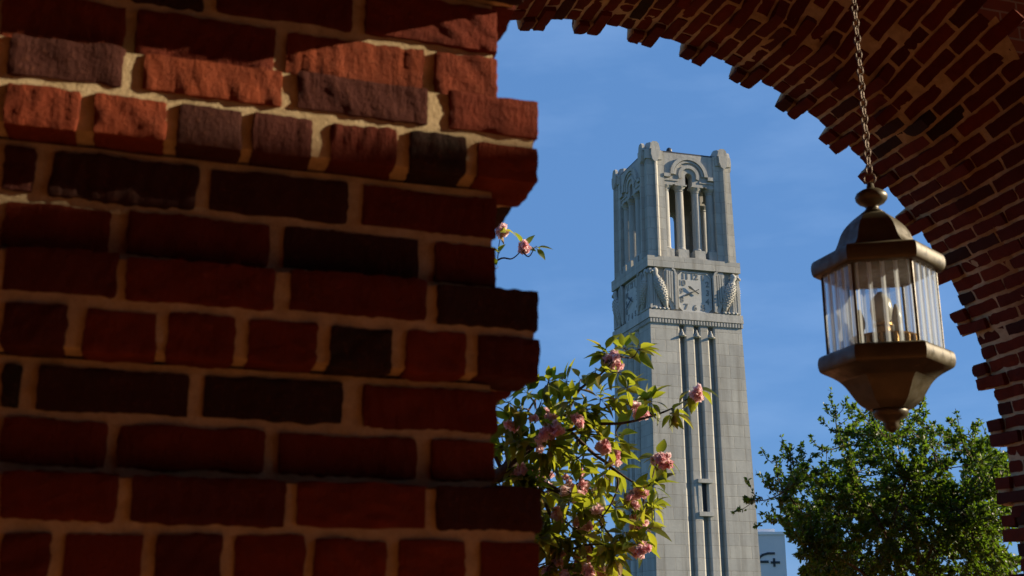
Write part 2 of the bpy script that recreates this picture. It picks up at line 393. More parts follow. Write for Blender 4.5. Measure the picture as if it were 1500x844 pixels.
# groin plane: vertical plane through two points of the vault
def vault_hit(x, y):
    r = ray(x, y)
    for i in range(1, 4000):
        P = CAM + r * (i * .002 / r.length * 3)
        th = math.degrees(math.atan2(P.z - ACZ, P.x - ACX)); q = vault_pt(th, P.y)
        if math.hypot(P.x - ACX, P.z - ACZ) > math.hypot(q[0] - ACX, q[2] - ACZ) and P.y > .5: return P, th
    return None, None
G1, _ = vault_hit(1392, 22); G2, _ = vault_hit(1500, 117)
gd = (G2 - G1); gd.z = 0; gd.normalize(); gn = Vector((gd.y, -gd.x, 0))
if gn.dot(Vector((3.9, 3.0, 0)) - G1) < 0: gn = -gn
def beyond_groin(p): return gn.dot(Vector((p[0], p[1], 0)) - Vector((G1.x, G1.y, 0)))
arch = thing('brick_arch', 'round red brick archway with a toothed outer edge framing the sky', 'arch', (ACX, YF, 0))
vault = thing('brick_vault', 'dark brick groin vault rising above the archway at the top right', 'vault', (ACX, 3.4, 0))
ma, mv = MB(), MB()
from collections import defaultdict
teeth = defaultdict(MB)
NR = 0
th = -64.0
TOOTH0 = 91.7            # a tooth is centred here, then every 7.87 degrees
k = 0
for n in range(-20, 60):
    th = TOOTH0 + STEP * .0 - n * STEP        # course centre
    th += STEP / 2
    idx = n % 4                               # 0,1 tooth courses, 2,3 recessed
    if th > 128 or th < -6: 
        continue
    tooth = idx in (0, 1)
    headf = idx in (0, 3)
    y = YF + (.082 if tooth else 0.0)
    first = True
    L1, L2 = .092, .193
    ln = L1 if headf else L2
    # courses run from the outer face inward (towards -Y)
    q = 0
    while y > 2.2:
        e = random.uniform(-.006, .006)
        slope = np.linalg.norm([1, sflare(th)]) if y < YB else 1.0
        y1 = y - (ln + e) / slope
        ym = (y + y1) / 2
        if beyond_groin(vault_pt(th, ym)) > .07 and ym < YB: break
        outer = ym > YB
        dr = -.020 if (tooth and q == 0) else 0
        fr = vault_frame(th, ym)
        c = vault_pt(th, ym, dr) + fr[2] * (.05 + random.uniform(-.0025, .0035))
        tgt = teeth[n // 4] if (tooth and q == 0) else (ma if outer else mv)
        wdt = abs((vault_pt(th + STEP / 2, ym) - vault_pt(th - STEP / 2, ym)) @ fr[1])
        ll = (y - y1) / 2 * slope
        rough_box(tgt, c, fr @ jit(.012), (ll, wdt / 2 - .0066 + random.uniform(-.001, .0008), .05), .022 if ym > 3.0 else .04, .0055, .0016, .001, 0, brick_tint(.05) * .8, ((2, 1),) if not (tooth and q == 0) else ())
        y = y1 - .0105 / slope; q += 1
        ln = L2 if (q or not headf) else ln
        if q == 1: ln = L2
# mortar bed behind the bricks
def grid(mbx, th0, th1, ys, mi, dr, keep=None):
    ths = np.arange(th0, th1, 1.2); V = []
    for y in ys:
        for t_ in ths: V.append(vault_pt(t_, y, dr + rng.normal() * .0006))
    a, b = len(ys), len(ths); Fs = []
    for i in range(a - 1):
        for j2 in range(b - 1):
            f = (i * b + j2, i * b + j2 + 1, (i + 1) * b + j2 + 1, (i + 1) * b + j2)
            if keep is None or all(keep(V[q]) for q in f): Fs.append(f)
    mbx.add(V, Fs, mi)
def arch_bed(mbx, ya, yb, th0, th1, r0, r1):
    ths = np.linspace(th0, th1, 120)
    mbx.loft([[ (ACX + r * math.cos(R_(t)), y, ACZ + r * math.sin(R_(t))) for r, y in ((r0, ya), (r0, yb), (r1, yb), (r1, ya))] for t in ths], True, 1)
arch_bed(ma, YF - .004, YB, -6, 128, AR + .0065, AR + .13)
for n in range(-20, 60):                     # bed under each pair of tooth courses
    if n % 4 == 0:
        tc_ = TOOTH0 - n * STEP
        if -4 < tc_ < 126:
            ths = [tc_ + STEP * .93, tc_, tc_ - STEP * .93]
            teeth[n // 4].loft([[(ACX + r * math.cos(R_(t)), y, ACZ + r * math.sin(R_(t))) for r, y in ((AR - .008, YF - .002), (AR - .008, YF + .076), (AR + .09, YF + .076), (AR + .09, YF - .002))] for t in ths], True, 1)
grid(mv, -8, 128, np.arange(YB + .004, 2.1, -.04), 1, .0095, lambda p: beyond_groin(p) < .05 or p[1] > YB - .02)
T_A = Matrix.Translation((-ACX, -YF, 0)); T_V = Matrix.Translation((-ACX, -3.4, 0))
ma.build('arch_soffit', [M_BRICK, M_MORTAR], arch, True, xf=T_A, fix=False)
for t_ in teeth.values(): t_.build('edge_tooth', [M_BRICK, M_MORTAR], arch, True, xf=T_A, fix=False)
# second web of the vault: courses parallel to X, starting at the groin
mg = MB(); curve = []
for y in np.arange(YB - .02, 1.6, -.02):
    lo, hi = 0.0, 100.0
    best = None
    for t_ in np.arange(0, 92, .25):
        p = vault_pt(t_, y)
        if beyond_groin(p) <= 0: best = p; break
    if best is not None: curve.append(best)
curve = np.array(curve)
seg = np.concatenate([[0], np.cumsum(np.linalg.norm(np.diff(curve[:, 1:], axis=0), axis=1))])
tot = seg[-1]
def gpt(s_): return np.array([np.interp(s_, seg, curve[:, q]) for q in range(3)])
s_ = .03; k = 0
while s_ < tot - .05:
    p0, p1, pm = gpt(s_), gpt(s_ + .067), gpt(s_ + .0335)
    tg = p1 - p0; tg[0] = 0; tg /= np.linalg.norm(tg); ax = np.array((1., 0, 0)); nn = np.cross(ax, tg)
    if nn[2] < 0: nn = -nn
    x = pm[0] + .02; q = 0
    while x < 6.2:
        ln = (.1 if (k % 2 and q == 0) else .195)
        c = np.array((x + ln / 2, pm[1], pm[2])) + nn * .05
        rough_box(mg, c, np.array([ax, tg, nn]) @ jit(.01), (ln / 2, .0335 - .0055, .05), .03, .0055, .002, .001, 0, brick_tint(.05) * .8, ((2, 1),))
        x += ln + .0105; q += 1
    s_ += .0689; k += 1
Vg = []; st_ = np.linspace(0, tot, 40)
for q in st_:
    p = gpt(q); Vg += [(p[0] - .03, p[1], p[2] + .008), (6.2, p[1], p[2] + .008)]
mg.add(Vg, [(2 * i, 2 * i + 1, 2 * i + 3, 2 * i + 2) for i in range(39)], 1)
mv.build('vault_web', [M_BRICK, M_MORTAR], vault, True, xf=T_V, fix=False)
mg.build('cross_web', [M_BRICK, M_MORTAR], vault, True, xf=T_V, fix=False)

# arcade walls and roof (the wall above and beside the arch, and unseen sides and roof added to seal out skylight)
mb = MB(); ths = np.linspace(0, 180, 61); R2 = AR + .13
arcpts = [(ACX + R2 * math.cos(R_(t)), ACZ + R2 * math.sin(R_(t))) for t in ths]
fy = lambda a, b, d: (a, d, b)
poly = [(-4.4, .1), (-4.4, 5.6), (7.5, 5.6), (7.5, .1), (ACX + R2, .1)] + arcpts + [(ACX - R2, .1)]
for i in range(60):
    a, b = arcpts[i], arcpts[i + 1]
    mb.prism([a, (a[0], 5.6), (b[0], 5.6), b] if False else [a, b, (b[0], 5.6), (a[0], 5.6)], fy, YB + .02, YF - .01)
mb.box(ACX + R2, 7.5, YB + .02, YF - .01, .1, 5.6); mb.box(-4.4, ACX - R2, YB + .02, YF - .01, .1, 5.6)
# jambs below the springing, brick courses continue as toothed quoins
wall = mb.build('brick_wall', M_WALL); tag(wall, 'red brick arcade wall that carries the round archway', 'wall')
jm = MB()
for sx in (1, -1):
    for n in range(0, 32):
        z1 = ACZ - n * .0689 - .2; z0 = z1 - .0689
        if z0 < .1: break
        tooth = n % 4 in (0, 1); y = YF + (.082 if tooth else 0)
        xa = ACX + sx * (AR - (.02 if tooth else 0)); xb = ACX + sx * (AR + .13)
        y = y; q = 0
        while y > YB + .05:
            ln = .092 if (q == 0 and n % 4 in (0, 3)) else .193
            y1 = max(y - ln, YB)
            rough_box(jm, ((xa + xb) / 2, (y + y1) / 2, (z0 + z1) / 2), jit(.008), (.065, (y - y1) / 2, .0289), .03, .0055, .002, .001, 0, brick_tint(.14), ())
            y = y1 - .0105; q += 1
    x0, x1 = sorted((ACX + sx * (AR + .012), ACX + sx * (AR + .125)))
    jm.box(x0, x1 - .004, YB + .03, YF - .004, .1, ACZ - .205, 1)
jm.build('jamb', [M_BRICK, M_MORTAR], arch, True, xf=T_A, fix=False)
mb = MB(); mb.box(-4.4, -4.0, -4.0, YB + .02, .1, 5.6); tag(mb.build('brick_wall', M_WALL), 'unseen plain brick side wall behind the pier keeping skylight out of the arcade', 'wall')
mb = MB(); mb.box(-4.0, 5.6, -4.0, -3.6, .1, 5.6); tag(mb.build('brick_wall', M_WALL), 'unseen plain brick rear wall keeping skylight out of the arcade', 'wall')
mb = MB(); mb.box(-4.45, 5.65, -4.05, YF + .05, 5.602, 5.85); tag(mb.build('roof_slab', M_WALL), 'unseen flat roof slab keeping skylight out of the brick arcade', 'roof')
# unseen side wall added towards the sun, openings cut to shape the lit patches
kx, kz = math.tan(R_(SUN_OFF)), math.tan(R_(SUN_EL)) / math.cos(R_(SUN_OFF))
XS = 5.2
def back(p, X): d = X - p[0]; return (p[1] - d * kx, p[2] + d * kz)
lowA = back(atY(0, 222, YPJ), XS); lowB = back(atY(787, 205, YPJ), XS)
sl_ = (lowB[1] - lowA[1]) / (lowB[0] - lowA[0])
ya, yb = lowA[0] - .5, .95
za, zb = lowA[1] + sl_ * (ya - lowA[0]), lowA[1] + sl_ * (yb - lowA[0])
fx = lambda a, b, d: (d, a, b)
mb = MB(); LOWTOP = 3.2
mb.box(XS, XS + .3, 1.122, 3.298, .1, 2.9)
mb.prism([(-3.3, LOWTOP), (yb, LOWTOP), (yb, zb), (ya, za), (-3.3, za)], fx, XS, XS + .3)
mb.prism([(-3.3, za + .002), (ya, za + .002), (ya, 5.6), (-3.3, 5.6)], fx, XS, XS + .3)
mb.prism([(ya + .002, 5.2), (YB, 5.2), (YB, 5.6), (ya + .002, 5.6)], fx, XS, XS + .3)
mb.box(XS, XS + .3, -3.6, -3.302, .1, 5.6)
mb.box(XS, XS + .3, yb + .002, 1.12, .1, 5.198); mb.box(XS, XS + .3, 3.3, YB, .1, 5.198)
tag(mb.build('brick_wall', M_WALL), 'unseen brick side wall of the arcade with openings cut to shape the sunlight', 'wall')

# ------------------------------------------------------------------ bell tower
TX, TY, TPHI = 35.319, 74.004, -.02177
tower = thing('bell_tower', 'tall pale limestone bell tower with clock faces, carved eagles and an open belfry', 'tower', (TX, TY, 0), TPHI)
def rot4(k): return Matrix.Rotation(k * math.pi / 2, 4, 'Z')
def sa(z): return 3.40 + .01667 * (21.27 - z)
CH = [(-1.36, -.79), (-.285, .285), (.79, 1.36)]
def face_profile(a):
    p = [(-a, -a)]
    for u0, u1 in CH:
        p += [(u0, -a), (u0 + .14, -a + .13), (u0 + .14, -a + .42), (u1 - .10, -a + .42), (u1 - .10, -a + .10), (u1, -a)]
    return p
def ring(z, a):
    r = []
    for k in range(4):
        c, s = math.cos(k * math.pi / 2), math.sin(k * math.pi / 2)
        r += [(x * c - y * s, x * s + y * c, z) for x, y in face_profile(a)]
    return r
mb = MB(); zs_ = np.linspace(0, 21.19, 12); mb.loft([ring(z, sa(z)) for z in zs_]); mb.build('shaft', M_STONE, tower)
def sq(mb, z0, z1, a, a1=None): 
    a1 = a1 or a; mb.loft([[(x * q, y * q, z) for x, y in ((-1, -1), (1, -1), (1, 1), (-1, 1))] for z, q in ((z0, a), (z1, a1))])
mb = MB(); sq(mb, 21.16, 21.52, 3.43)
for k in range(4):
    c, s = math.cos(k * math.pi / 2), math.sin(k * math.pi / 2)
    for i in range(32):
        u = -3.38 + i * 6.76 / 31; t = MB(); t.box(u - .06, u + .06, -3.51, -3.40, 21.2, 21.46)
        V = t.v[0].copy(); V = np.c_[V[:, 0] * c - V[:, 1] * s, V[:, 0] * s + V[:, 1] * c, V[:, 2]]; mb.add(V, t.f)
mb.build('dentil_course', M_CARVED, tower)
mb = MB(); sq(mb, 21.52, 22.1, 3.53, 3.50); mb.build('ledge', M_CARVED, tower)
mb = MB(); sq(mb, 22.1, 25.16, 3.20); mb.build('clock_stage', M_CARVED, tower)
mb = MB(); sq(mb, 25.16, 25.93, 3.50); mb.build('cornice', M_STONE, tower)
# channel ornaments
for k in (0, 3):
    for u0, u1 in CH:
        um = (u0 + u1) / 2; mb = MB()
        mb.lathe([(.05, 20.30), (.26, 20.36), (.27, 20.40), (.1, 20.44)], um, -3.36, 12)
        mb.ball((um, -3.36, 20.56), (.13, .12, .17)); mb.ball((um - .16, -3.33, 20.48), (.09, .08, .09)); mb.ball((um + .16, -3.33, 20.48), (.09, .08, .09)); mb.ball((um, -3.33, 20.76), (.08, .07, .12))
        mb.build('channel_ornament', M_CARVED, tower, True, xf=rot4(k))
# windows
for k, z0 in ((0, 8.2), (3, 10.5)):
    a = sa(z0 + 1.3); mb = MB()
    mb.box(-.50, -.27, -a - .03, -a + .36, z0 + .36, z0 + 2.24); mb.box(.27, .50, -a - .03, -a + .36, z0 + .36, z0 + 2.24)
    mb.box(-.52, .52, -a - .14, -a + .40, z0 + .08, z0 + .358); mb.box(-.52, .52, -a - .14, -a + .40, z0 + 2.242, z0 + 2.5)
    w_ = mb.build('window', M_CARVED, tower, xf=rot4(k))
    mb = MB(); mb.box(-.268, .268, -a + .25, -a + .30, z0 + .36, z0 + 2.24); mb.build('pane', M_DARK, w_, xf=rot4(k))
# clocks
def text_mesh(s, size, x, z, y, depth, xf, parent, name, m):
    cu = bpy.data.curves.new(name, 'FONT'); cu.body = s; cu.size = size; cu.extrude = depth; cu.align_x = 'CENTER'; cu.align_y = 'CENTER'; cu.offset = .012
    ob = bpy.data.objects.new(name, cu); COL.objects.link(ob); bpy.context.view_layer.update()
    me = bpy.data.meshes.new_from_object(ob.evaluated_get(bpy.context.evaluated_depsgraph_get())); me.name = name
    bpy.data.objects.remove(ob); bpy.data.curves.remove(cu)
    o = bpy.data.objects.new(name, me); COL.objects.link(o); me.materials.clear(); me.materials.append(m)
    me.transform(xf @ Matrix.Translation((x, y, z)) @ Matrix.Rotation(math.pi / 2, 4, 'X')); o.parent = parent; return o
fyf = lambda a, b, d: (a, d, b)
for k in (0, 3):
    X4 = rot4(k); cz0 = 23.56; hw, hh, ch = 1.24, 1.44, .3
    octo = [(-hw + ch, -hh), (hw - ch, -hh), (hw, -hh + ch), (hw, hh - ch), (hw - ch, hh), (-hw + ch, hh), (-hw, hh - ch), (-hw, -hh + ch)]
    mb = MB(); mb.prism([(x, cz0 + z) for x, z in octo], fyf, -3.32, -3.19)
    mb.loft([[(x * s, -y, cz0 + z * s) for x, z in octo] for s, y in ((1.0, 3.321), (1.0, 3.37), (.95, 3.37), (.95, 3.321))], False)
    clock = mb.build('clock', M_DIAL, tower, xf=X4)
    for i, (s, x, z) in enumerate((('12', .04, 1.1), ('1', .66, 1.06), ('2', .98, .62), ('3', .98, .0), ('4', .94, -.62), ('5', .62, -1.08), ('6', .0, -1.12), ('7', -.66, -1.08), ('8', -.98, -.60), ('9', -1.0, .0), ('10', -.92, .60), ('11', -.66, 1.08))):
        text_mesh(s, .56, x, cz0 + z, -3.33, .02, X4, clock, 'numeral', M_NUM)
    for ang, ln, wd in ((-57, .62, .06), (-117, 1.02, .045)):
        t = R_(ang); d = Vector((math.sin(t), math.cos(t))); n_ = Vector((d.y, -d.x))
        p = [d * -.32 + n_ * wd * .6, d * -.32 - n_ * wd * .6, d * .1 - n_ * wd * .6, d * (ln * .72) - n_ * wd * 1.5, d * ln, d * (ln * .72) + n_ * wd * 1.5, d * .1 + n_ * wd * .6]
        mb = MB(); mb.prism([(q.x, cz0 + .06 + q.y) for q in p], fyf, -3.44 - (.03 if ln > 1 else 0), -3.40 - (.03 if ln > 1 else 0))
        mb.lathe([(.12, -.0), (.12, .05)], 0, 0, 12) if False else None
        mb.build('clock_hand', M_HAND, clock, xf=X4)
# carved eagles, two on each clock side
def eagle(k, mir):
    f = lambda e, z, y: ((-3.44 + e) * mir, -y, z)
    mb = MB()
    # inner wing with long feathers
    wing = [(1.14, 23.9), (1.16, 24.9), (1.26, 25.12), (1.72, 25.12), (1.92, 25.02), (2.03, 24.74), (2.03, 22.2), (1.62, 22.2), (1.28, 23.1)]
    mb.prism(wing, lambda a, b, d: f(a, b, d), 3.19, 3.40)
    for i in range(5):
        e = 1.30 + i * .17; z1 = 24.95 - .03 * i; z0 = 23.3 - .26 * i
        mb.prism([(e, max(z0, 22.22)), (e + .12, max(z0 - .12, 22.2)), (e + .135, z1), (e + .02, z1)], lambda a, b, d: f(a, b, d), 3.40, 3.50)
    mb.prism([(1.90, 22.2), (2.05, 22.2), (2.05, 24.76), (1.95, 25.06), (1.74, 25.15), (1.70, 25.05), (1.86, 24.95), (1.91, 24.72)], lambda a, b, d: f(a, b, d), 3.38, 3.52)
    # outer wing and tail on the corner
    mb.prism([(.0, 22.2), (.95, 22.2), (.62, 23.7), (.36, 24.9), (.02, 25.05)], lambda a, b, d: f(a, b, d), 3.19, 3.36)
    for i in range(4):
        e = .03 + i * .15; mb.prism([(e, 22.25), (e + .12, 22.22), (e + .10, 24.2 - .1 * i), (e + .01, 24.5 - .1 * i)], lambda a, b, d: f(a, b, d), 3.36, 3.42)
    w_ = mb.build('eagle_relief', M_CARVED, tower, xf=rot4(k))
    mb = MB(); path = [(.46, 25.08, .10), (.46, 24.98, .21), (.46, 24.80, .27), (.52, 24.58, .18), (.60, 24.36, .26), (.70, 24.05, .37), (.84, 23.65, .40), (.99, 23.25, .37), (1.10, 22.92, .30), (1.2, 22.6, .20), (1.27, 22.25, .12)]
    rings = []
    for e, z, r in path: rings.append([f(e + r * math.cos(q), z + .35 * r * math.cos(q), 3.36 + r * 1.0 * max(-.4, math.sin(q))) for q in np.linspace(0, 2 * math.pi, 13)[:-1]])
    mb.loft(rings)
    for i, z in enumerate(np.arange(22.75, 24.4, .15)):               # breast scales and feather rows
        ec = np.interp(z, [22.6, 22.92, 23.25, 23.65, 24.05, 24.38], [1.2, 1.10, .99, .84, .70, .60]); rr = np.interp(z, [22.6, 22.92, 23.25, 23.65, 24.05, 24.38], [.2, .30, .37, .40, .37, .27])
        for j2 in range(5):
            q = math.pi / 2 + (j2 - 2 + (.5 if i % 2 else 0)) * .52
            mb.ball(f(ec + rr * math.cos(q), z + .35 * rr * math.cos(q), 3.36 + rr * 1.0 * max(-.1, math.sin(q)) - .01), (.062, .06, .05), 6, 4)
    mb.ball(f(.22, 24.80, 3.5), (.16, .10, .075), 8, 5); mb.ball(f(.10, 24.72, 3.5), (.06, .07, .10), 8, 5)
    for e in (.62, 1.22): mb.ball(f(e - .2, 22.2, 3.45), (.16, .12, .09), 8, 5); mb.ball(f(e + .08, 22.2, 3.45), (.16, .12, .09), 8, 5)
    mb.build('eagle_body', M_CARVED, w_, True, xf=rot4(k))
for k in range(4):
    for mir in (1, -1): eagle(k, mir)
# belfry
def ba(z): return 3.32 - (z - 25.93) * .0125
for k in range(4):
    X4 = rot4(k)
    mb = MB(); rings = []
    for z in (25.93, 29.0, 33.9):
        a = ba(z); pr = .24
        h1 = [(-1.92, -a), (-2.40, -a), (-2.58, -a - pr), (-2.70, -a - pr), (-2.72, -a), (-a, -a)]
        h2 = [(y, x) for x, y in h1[::-1]][1:]
        rings.append([(x, y, z) for x, y in h1 + h2 + [(-1.92, -1.92)]])
    mb.loft(rings); cp = mb.build('corner_pier', M_STONE, tower, xf=X4)
    mb = MB()      # carved cap
    for z0, z1, q0, q1 in ((33.9, 34.25, .58, .55), (34.252, 34.6, .48, .34)):
        oc = [(1, .4), (.4, 1), (-.4, 1), (-1, .4), (-1, -.4), (-.4, -1), (.4, -1), (1, -.4)]
        mb.loft([[(-2.62 + x * q, -2.62 + y * q, z) for x, y in oc] for z, q in ((z0, q0), (z1, q1))])
    mb.loft([[(-2.62 + x, -2.62 + y, z) for x, y in ((-.68, -.68), (.55, -.68), (.55, .55), (-.68, .55))] for z in (33.2, 33.898)])
    for sw in (0, 1):
        sh = [(-2.28, 33.9), (-2.94, 33.9), (-2.96, 33.5), (-2.86, 33.1), (-2.66, 32.9), (-2.46, 33.05), (-2.32, 33.4)]
        mb.prism(sh, (lambda a, b, d: (a, d, b)) if sw == 0 else (lambda a, b, d: (d, a, b)), -3.50, -3.2)
        mb.loft([[((-2.62 + x * q), -3.34 + y, z) if sw == 0 else (-3.34 + y, -2.62 + x * q, z) for x, y in ((-.4, .12), (.4, .12), (.4, -.08), (-.4, -.08))] for z, q in ((33.92, 1), (34.35, .75), (34.5, .4))])
    mb.build('carved_cap', M_CARVED, cp, xf=X4)
    # spandrel panel over the openings with the round-headed slot
    mb = MB(); a = 3.14
    arc = [(.27 * math.cos(t), 32.18 + .27 * math.sin(t)) for t in np.linspace(math.pi, 0, 9)]
    for s_ in (-1, 1):
        pts = [(s_ * 1.93, 31.5), (s_ * 1.93, 33.85), (0, 33.85)] + [(s_ * abs(x), z) for x, z in (arc[4:] if True else arc)] + [(s_ * .27, 31.5)]
        mb.prism(pts, fyf, -a, -2.45)
    for r0, r1, pj in ((1.18, 1.44, .17), (.98, 1.14, .10), (.56, .80, .10)):
        tt = np.linspace(0, math.pi, 25)
        if r1 < .9: tt = np.linspace(-.35, math.pi + .35, 25)
        mb.loft([[(r * math.cos(t), y, 32.22 + r * math.sin(t)) for r, y in ((r0, -a + .02), (r0, -a - pj), (r1, -a - pj), (r1, -a + .02))] for t in tt])
    for s_ in (-1, 1):
        x0, x1 = sorted((s_ * 1.44, s_ * 1.93)); mb.box(x0, x1, -a - .17, -a + .02, 31.98, 32.24)
        x0, x1 = sorted((s_ * .82, s_ * 1.93)); mb.box(x0, x1, -a - .06, -a + .02, 31.74, 31.86)
    mb.build('arched_spandrel', M_CARVED, tower, xf=X4)
    for u in (-.63, .63, -1.72, 1.72):
        eng = abs(u) > 1; mb = MB(); yc = -2.80 if not eng else -2.78
        mb.lathe([(.33, 26.66), (.36, 26.74), (.31, 26.84), (.30, 29), (.285, 31.0), (.33, 31.06), (.29, 31.12), (.42, 31.34), (.44, 31.40)], u, yc, 20)
        mb.box(u - .44, u + .44, yc - .42, yc + .42, 31.402, 31.498); mb.box(u - .40, u + .40, yc - .42, yc + .42, 26.1, 26.658)
        mb.build('column', M_CARVED, tower, True if False else False, xf=X4)
mb = MB(); sq(mb, 25.932, 26.098, 3.22); mb.build('belfry_floor', M_STONE, tower)
mb = MB(); sq(mb, 33.852, 33.98, 3.1); rf = mb.build('belfry_roof', M_ROOF, tower)
mb = MB(); mb.lathe([(.04, 33.98), (.04, 35.2)], 0, 0, 8); mb.ball((0, 0, 35.42), (.22, .22, .26)); mb.build('roof_lamp', M_ROOF, rf)

def smooth_path(pts, n=6):
    pts = [Vector(p) for p in pts]; outp = []
    for i in range(len(pts) - 1):
        p0 = pts[max(i - 1, 0)]; p1 = pts[i]; p2 = pts[i + 1]; p3 = pts[min(i + 2, len(pts) - 1)]
        for k in range(n):
            t = k / n; outp.append(.5 * ((2 * p1) + (p2 - p0) * t + (2 * p0 - 5 * p1 + 4 * p2 - p3) * t * t + (3 * p1 - p0 - 3 * p2 + p3) * t ** 3))
    outp.append(pts[-1]); return outp

# ------------------------------------------------------------------ hanging lantern and its chain
LX, LY = 1.88, 2.648
LROT = math.atan2(LX, LY)            # bearing of the lantern
front = -math.pi / 2 - LROT + R_(5)  # heading of its front pane
lan = thing('hanging_lantern', 'bronze six-sided lantern with ribbed clear glass hanging by the right of the arch', 'lantern', (LX, LY, 0))
HR = front + R_(30)
def hexring(r, z): return [(r * math.cos(HR + i * math.pi / 3), r * math.sin(HR + i * math.pi / 3), z) for i in range(6)]
def finer(prof):
    P = [Vector((r, z, 0)) for r, z in prof]; return [(q.x, q.y) for q in smooth_path(P, 4)]
def hexbody(prof, name, m, parent):
    prof = finer(prof)
    mb = MB(); mb.loft([hexring(r, z) for r, z in prof]); o = mb.build(name, m, parent, True); o.data.set_sharp_from_angle(angle=R_(38)); return o
hexbody([(.166, 2.520), (.1745, 2.527), (.178, 2.545), (.1745, 2.563), (.164, 2.571), (.143, 2.575), (.122, 2.583), (.108, 2.600), (.099, 2.620), (.091, 2.640), (.078, 2.660), (.058, 2.680), (.036, 2.697)], 'cap', M_LAMP, lan)
mb = MB(); mb.lathe([(.034, 2.697), (.026, 2.703), (.0185, 2.710), (.017, 2.716), (.022, 2.722), (.036, 2.730), (.043, 2.739), (.0445, 2.748), (.040, 2.757), (.028, 2.765), (.012, 2.771), (.009, 2.785), (.006, 2.79)], 0, 0, 28)
mb.build('finial', M_LAMP, lan, True)
hexbody([(.164, 2.299), (.1745, 2.292), (.1785, 2.274), (.1745, 2.255), (.164, 2.247), (.146, 2.238), (.127, 2.226), (.112, 2.211), (.101, 2.195), (.091, 2.179), (.079, 2.162), (.058, 2.145)], 'base', M_LAMP, lan)
mb = MB(); mb.lathe([(.045, 2.146), (.047, 2.136), (.040, 2.124), (.024, 2.116), (.019, 2.108), (.020, 2.101), (.015, 2.092), (.004, 2.084)], 0, 0, 24); mb.build('drop_finial', M_LAMP, lan, True)
for i in range(6):
    a0 = HR + i * math.pi / 3
    mb = MB(); mb.tube([(.149 * math.cos(a0), .149 * math.sin(a0), 2.300), (.149 * math.cos(a0), .149 * math.sin(a0), 2.522)], .0042, 8); mb.build('corner_bar', M_LAMP, lan)
    p0 = np.array((.146 * math.cos(a0), .146 * math.sin(a0))); p1 = np.array((.146 * math.cos(a0 + math.pi / 3), .146 * math.sin(a0 + math.pi / 3)))
    d = (p1 - p0); ln = np.linalg.norm(d); d /= ln; nr = np.array((d[1], -d[0]))
    if nr @ (p0 + p1) < 0: nr = -nr
    mb = MB(); nrib = 4; prof = []
    for q in range(nrib):
        for fq, hq in ((0, 0.0), (.17, .008), (.83, .008), (1.0, 0.0)):
            if q and fq == 0: continue
            s_ = .006 + (q + fq) / nrib * (ln - .012); prof.append(p0 + d * s_ + nr * hq)
    mb.loft([[(x, y, z) for x, y in prof] for z in (2.301, 2.521)], False, closed=False)
    mb.m = [0 if i % 3 == 1 else 1 for i in range(len(mb.f))]
    mb.build('glass_pane', [M_GLASS, M_RIB], lan)
# inside: brass tray, socket and bulbs
mb = MB(); mb.lathe([(.085, 2.299), (.088, 2.308), (.07, 2.312), (.03, 2.314)], 0, 0, 24)
for i in range(14):
    a0 = i * 2 * math.pi / 14; mb.tube([(.082 * math.cos(a0), .082 * math.sin(a0), 2.308), (.082 * math.cos(a0), .082 * math.sin(a0), 2.336)], .0065, 6)
mb.lathe([(.088, 2.336), (.090, 2.340), (.078, 2.340), (.077, 2.336)], 0, 0, 24)
mb.build('brass_tray', M_BRASS, lan)
mb = MB(); mb.lathe([(.020, 2.314), (.020, 2.370), (.026, 2.374), (.026, 2.380)], 0, 0, 18); mb.build('lamp_socket', M_BRASS, lan)
mb = MB(); mb.lathe([(.012, 2.380), (.026, 2.395), (.030, 2.420), (.027, 2.445), (.014, 2.462), (.006, 2.470)], 0, 0, 18); mb.build('bulb', M_FROST, lan, True)
for i in range(3):
    a0 = i * 2.094 + .6; x, y = .058 * math.cos(a0), .058 * math.sin(a0)
    mb = MB(); mb.lathe([(.008, 2.314), (.008, 2.365), (.011, 2.368), (.013, 2.385), (.009, 2.405), (.003, 2.422)], x, y, 12); mb.build('candle_bulb', M_FROST, lan, True)
ch = thing('lantern_chain', 'rusty link chain that the bronze lantern hangs from', 'chain', (LX, LY, 2.79))
def link_mesh(rx, rz, tr):
    mb = MB(); n = 20; rings = []
    for i in range(n + 1):
        t = i * 2 * math.pi / n; c = Vector((rx * math.cos(t), 0, rz * math.sin(t))); o_ = Vector((math.cos(t), 0, math.sin(t)))
        rings.append([c + o_ * tr * math.cos(q) + Vector((0, tr * math.sin(q), 0)) for q in np.linspace(0, 2 * math.pi, 9)[:-1]])
    mb.loft(rings, False); return mb
rg = link_mesh(.0155, .0165, .0024).build('chain_ring', M_CHAIN, ch, True); rg.location = (0, 0, .012); rg.rotation_euler = (0, 0, -LROT)
proto = link_mesh(.0085, .0155, .0026).build('chain_link', M_CHAIN, ch, True)
zc = .040; i = 0; top_z = 4.95
while 2.79 + zc < top_z and i < 96:
    o = proto if i == 0 else proto.copy()
    if i: COL.objects.link(o); o.parent = ch
    o.location = (0, 0, zc); o.rotation_euler = (0, random.uniform(-.05, .05), -LROT + (R_(65) if i % 2 else R_(-25)))
    zc += .0255; i += 1

